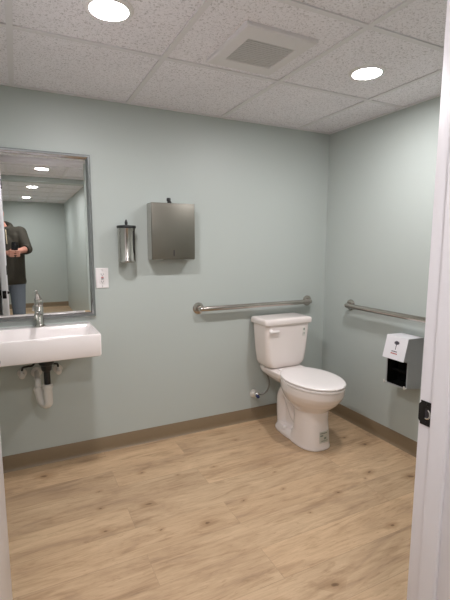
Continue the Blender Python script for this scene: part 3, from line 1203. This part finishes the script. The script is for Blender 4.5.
# trunk and limbs
for (a, b2, ra, rb) in ((PB + Vector((-.09, 0, .93)), PB + Vector((.09, 0, .93)), .10, .10),
                        (PB + Vector((0, 0, .93)), PB + Vector((-.005, 0, 1.15)), .125, .115),
                        (PB + Vector((-.07, 0, 1.12)), PB + Vector((-.09, .005, 1.36)), .095, .10),
                        (PB + Vector((.07, 0, 1.12)), PB + Vector((.085, .005, 1.36)), .095, .10),
                        (shR, shL, .062, .062),
                        (shR, elR, .052, .041), (shL, elL, .052, .041),
                        (elR, wrR, .041, .026), (elL, wrL, .041, .026),
                        (hipR, knR, .082, .056), (hipL, knL, .082, .056),
                        (knR, anR, .056, .038), (knL, anL, .056, .038),
                        (anR, anR + Vector((.005, .13, -.045)), .036, .030), (anL, anL + Vector((-.005, .13, -.045)), .036, .030)):
    capsule(bm, a, b2, ra, rb)


def P(x, y, z):        # phone frame -> world
    return pm @ Vector((x, y, z))


# right hand: palm at the lower right edge of the phone, fingers wrapped over its back
def hand(wr, s):
    palm = P(s * .052, -.006, -.048)
    capsule(bm, wr, palm + (wr - palm) * .25, .025, .023)
    for q in range(4):                                  # knuckle row
        kz = -.020 - .020 * q
        k0 = P(s * .049, .004, kz)
        capsule(bm, wr + (palm - wr) * .6, k0, .014, .0105)
        L = (.030, .034, .032, .025)[q]
        k1 = P(s * .036, .0125, kz - .001)
        k2 = P(s * (.036 - L * .6), .0125, kz - .002)
        k3 = P(s * (.036 - L), .0118, kz - .003)
        capsule(bm, k0, k1, .0098, .0090, 10)
        capsule(bm, k1, k2, .0088, .0078, 10)
        capsule(bm, k2, k3, .0078, .0068, 10)
    th0 = wr + (palm - wr) * .55
    th1 = P(s * .046, -.020, -.030)
    th2 = P(s * .032, -.0150, -.012)
    th3 = P(s * .018, -.0125, -.004)
    capsule(bm, th0, th1, .0145, .0125, 10)
    capsule(bm, th1, th2, .0118, .0100, 10)
    capsule(bm, th2, th3, .0098, .0082, 10)


hand(wrR, 1)
hand(wrL, -1)
fuse('body', bm, M['skin'], pr, voxel=.0042, smooth=3)
for s in (-1, 1):
    bm = bmesh.new()
    ball(bm, hd + Vector((s * .033, .069, .016)), .0115, n=14)
    e = obj('eye', bm, M['eye'], pr)
    bm = bmesh.new()
    ball(bm, hd + Vector((s * .033, .0775, .016)), .0048, (1, .7, 1), n=10)
    obj('iris', bm, M['iris'], e)
bm = bmesh.new()
ball(bm, hd + Vector((0, -.024, .046)), .086, (1, 1.14, 1.06), 24)
ball(bm, hd + Vector((0, -.060, -.005)), .068, (1.1, .75, 1.1), 20)
fuse('hair', bm, M['hair'], pr, voxel=.006, smooth=3, cut=[(hd + Vector((0, .068, .05)), Vector((0, .8, -.6)))])
# jacket: trunk, sleeves pushed up to the elbows, hood gathered at the neck
bm = bmesh.new()
for (a, b2, ra, rb) in ((PB + Vector((-.085, .0, .86)), PB + Vector((.085, .0, .86)), .112, .112),
                        (PB + Vector((-.07, .0, .88)), PB + Vector((-.08, .0, 1.10)), .122, .118),
                        (PB + Vector((.07, .0, .88)), PB + Vector((.075, .0, 1.10)), .122, .118),
                        (PB + Vector((0, .02, .90)), PB + Vector((0, .03, 1.30)), .128, .115),
                        (PB + Vector((-.08, .0, 1.10)), PB + Vector((-.10, .005, 1.37)), .118, .112),
                        (PB + Vector((.075, .0, 1.10)), PB + Vector((.090, .005, 1.37)), .118, .108),
                        (shR + Vector((0, 0, -.005)), shL + Vector((0, 0, -.005)), .078, .078),
                        (shR, shR + (elR - shR) * .55, .076, .066), (shR + (elR - shR) * .5, elR, .066, .058),
                        (elR, elR + (wrR - elR) * .08, .060, .056),
                        (shL, elL, .080, .062), (elL, elL + (wrL - elL) * .26, .062, .054)):
    capsule(bm, a, b2, ra, rb)
for k in range(14):
    a = 2 * PI * k / 14
    a2 = 2 * PI * (k + 1) / 14
    f = lambda q: nk0 + Vector((.092 * math.cos(q) - .005, .085 * math.sin(q) - .01, .030 - .040 * math.sin(q)))
    capsule(bm, f(a), f(a2), .030, .030, 10)
capsule(bm, nk0 + Vector((-.03, -.10, .03)), nk0 + Vector((.05, -.11, .02)), .055, .055)
fuse('jacket', bm, M['jacket'], pr, voxel=.008, smooth=4, cut=[(Vector((0, 0, .828)), Vector((0, 0, -1)))])
for s in (-1, 1):
    bm = bmesh.new()
    c0 = nk0 + Vector((s * .032, .080, -.002))
    tube(bm, smooth_path([c0, c0 + Vector((s * .004, .050, -.035)), c0 + Vector((s * .005, .062, -.09)), c0 + Vector((s * .008, .068, -.17))], 5), .0045, 8)
    obj('hood_cord', bm, M['cord'], pr)
# cuffs
for (el, wr) in ((elR, wrR), (elL, wrL)):
    bm = bmesh.new()
    a = el + (wr - el) * .16
    ax = (wr - el).normalized()
    lathe(bm, [(.044, -.012), (.057, -.014), (.060, .0), (.057, .022), (.050, .028), (.041, .026), (.040, .010)], a, ax, 20)
    obj('cuff', bm, M['jacket'], pr)
bm = bmesh.new()
for (a, b2, ra, rb) in ((PB + Vector((-.075, 0, .90)), PB + Vector((.075, 0, .90)), .108, .108),
                        (hipR, knR, .096, .072), (hipL, knL, .096, .072),
                        (knR, anR + Vector((0, 0, -.02)), .072, .064), (knL, anL + Vector((0, 0, -.02)), .072, .064)):
    capsule(bm, a, b2, ra, rb)
fuse('jeans', bm, M['denim'], pr, voxel=.008, smooth=4, cut=[(Vector((0, 0, .045)), Vector((0, 0, -1))), (Vector((0, 0, .97)), Vector((0, 0, 1)))])
for an in (anR, anL):
    bm = bmesh.new()
    c = Vector((an.x, an.y + .055, 0))
    rings(bm, [oval_ for oval_ in [[Vector((c.x + hw_ * math.sin(2 * PI * k / 28) * (1 - .12 * math.cos(2 * PI * k / 28)), c.y + sh + ln * math.cos(2 * PI * k / 28), z)) for k in range(28)]
                                   for z, hw_, ln, sh in ((0.0, .047, .140, 0), (.012, .049, .143, 0), (.03, .048, .140, 0), (.055, .045, .120, -.015), (.080, .040, .085, -.045), (.11, .040, .060, -.062))]])
    obj('shoe', bm, M['shoe'], pr)

# ================================================================== RENDER LOOK
w = bpy.data.worlds.new('world')
w.use_nodes = True
w.node_tree.nodes['Background'].inputs[0].default_value = (.02, .02, .02, 1)
w.node_tree.nodes['Background'].inputs[1].default_value = 1.0
scene.world = w
vs_ = scene.view_settings
vs_.view_transform = 'Standard'
vs_.look = 'None'
vs_.exposure = 0.0
vs_.gamma = 1.0
vs_.use_curve_mapping = False
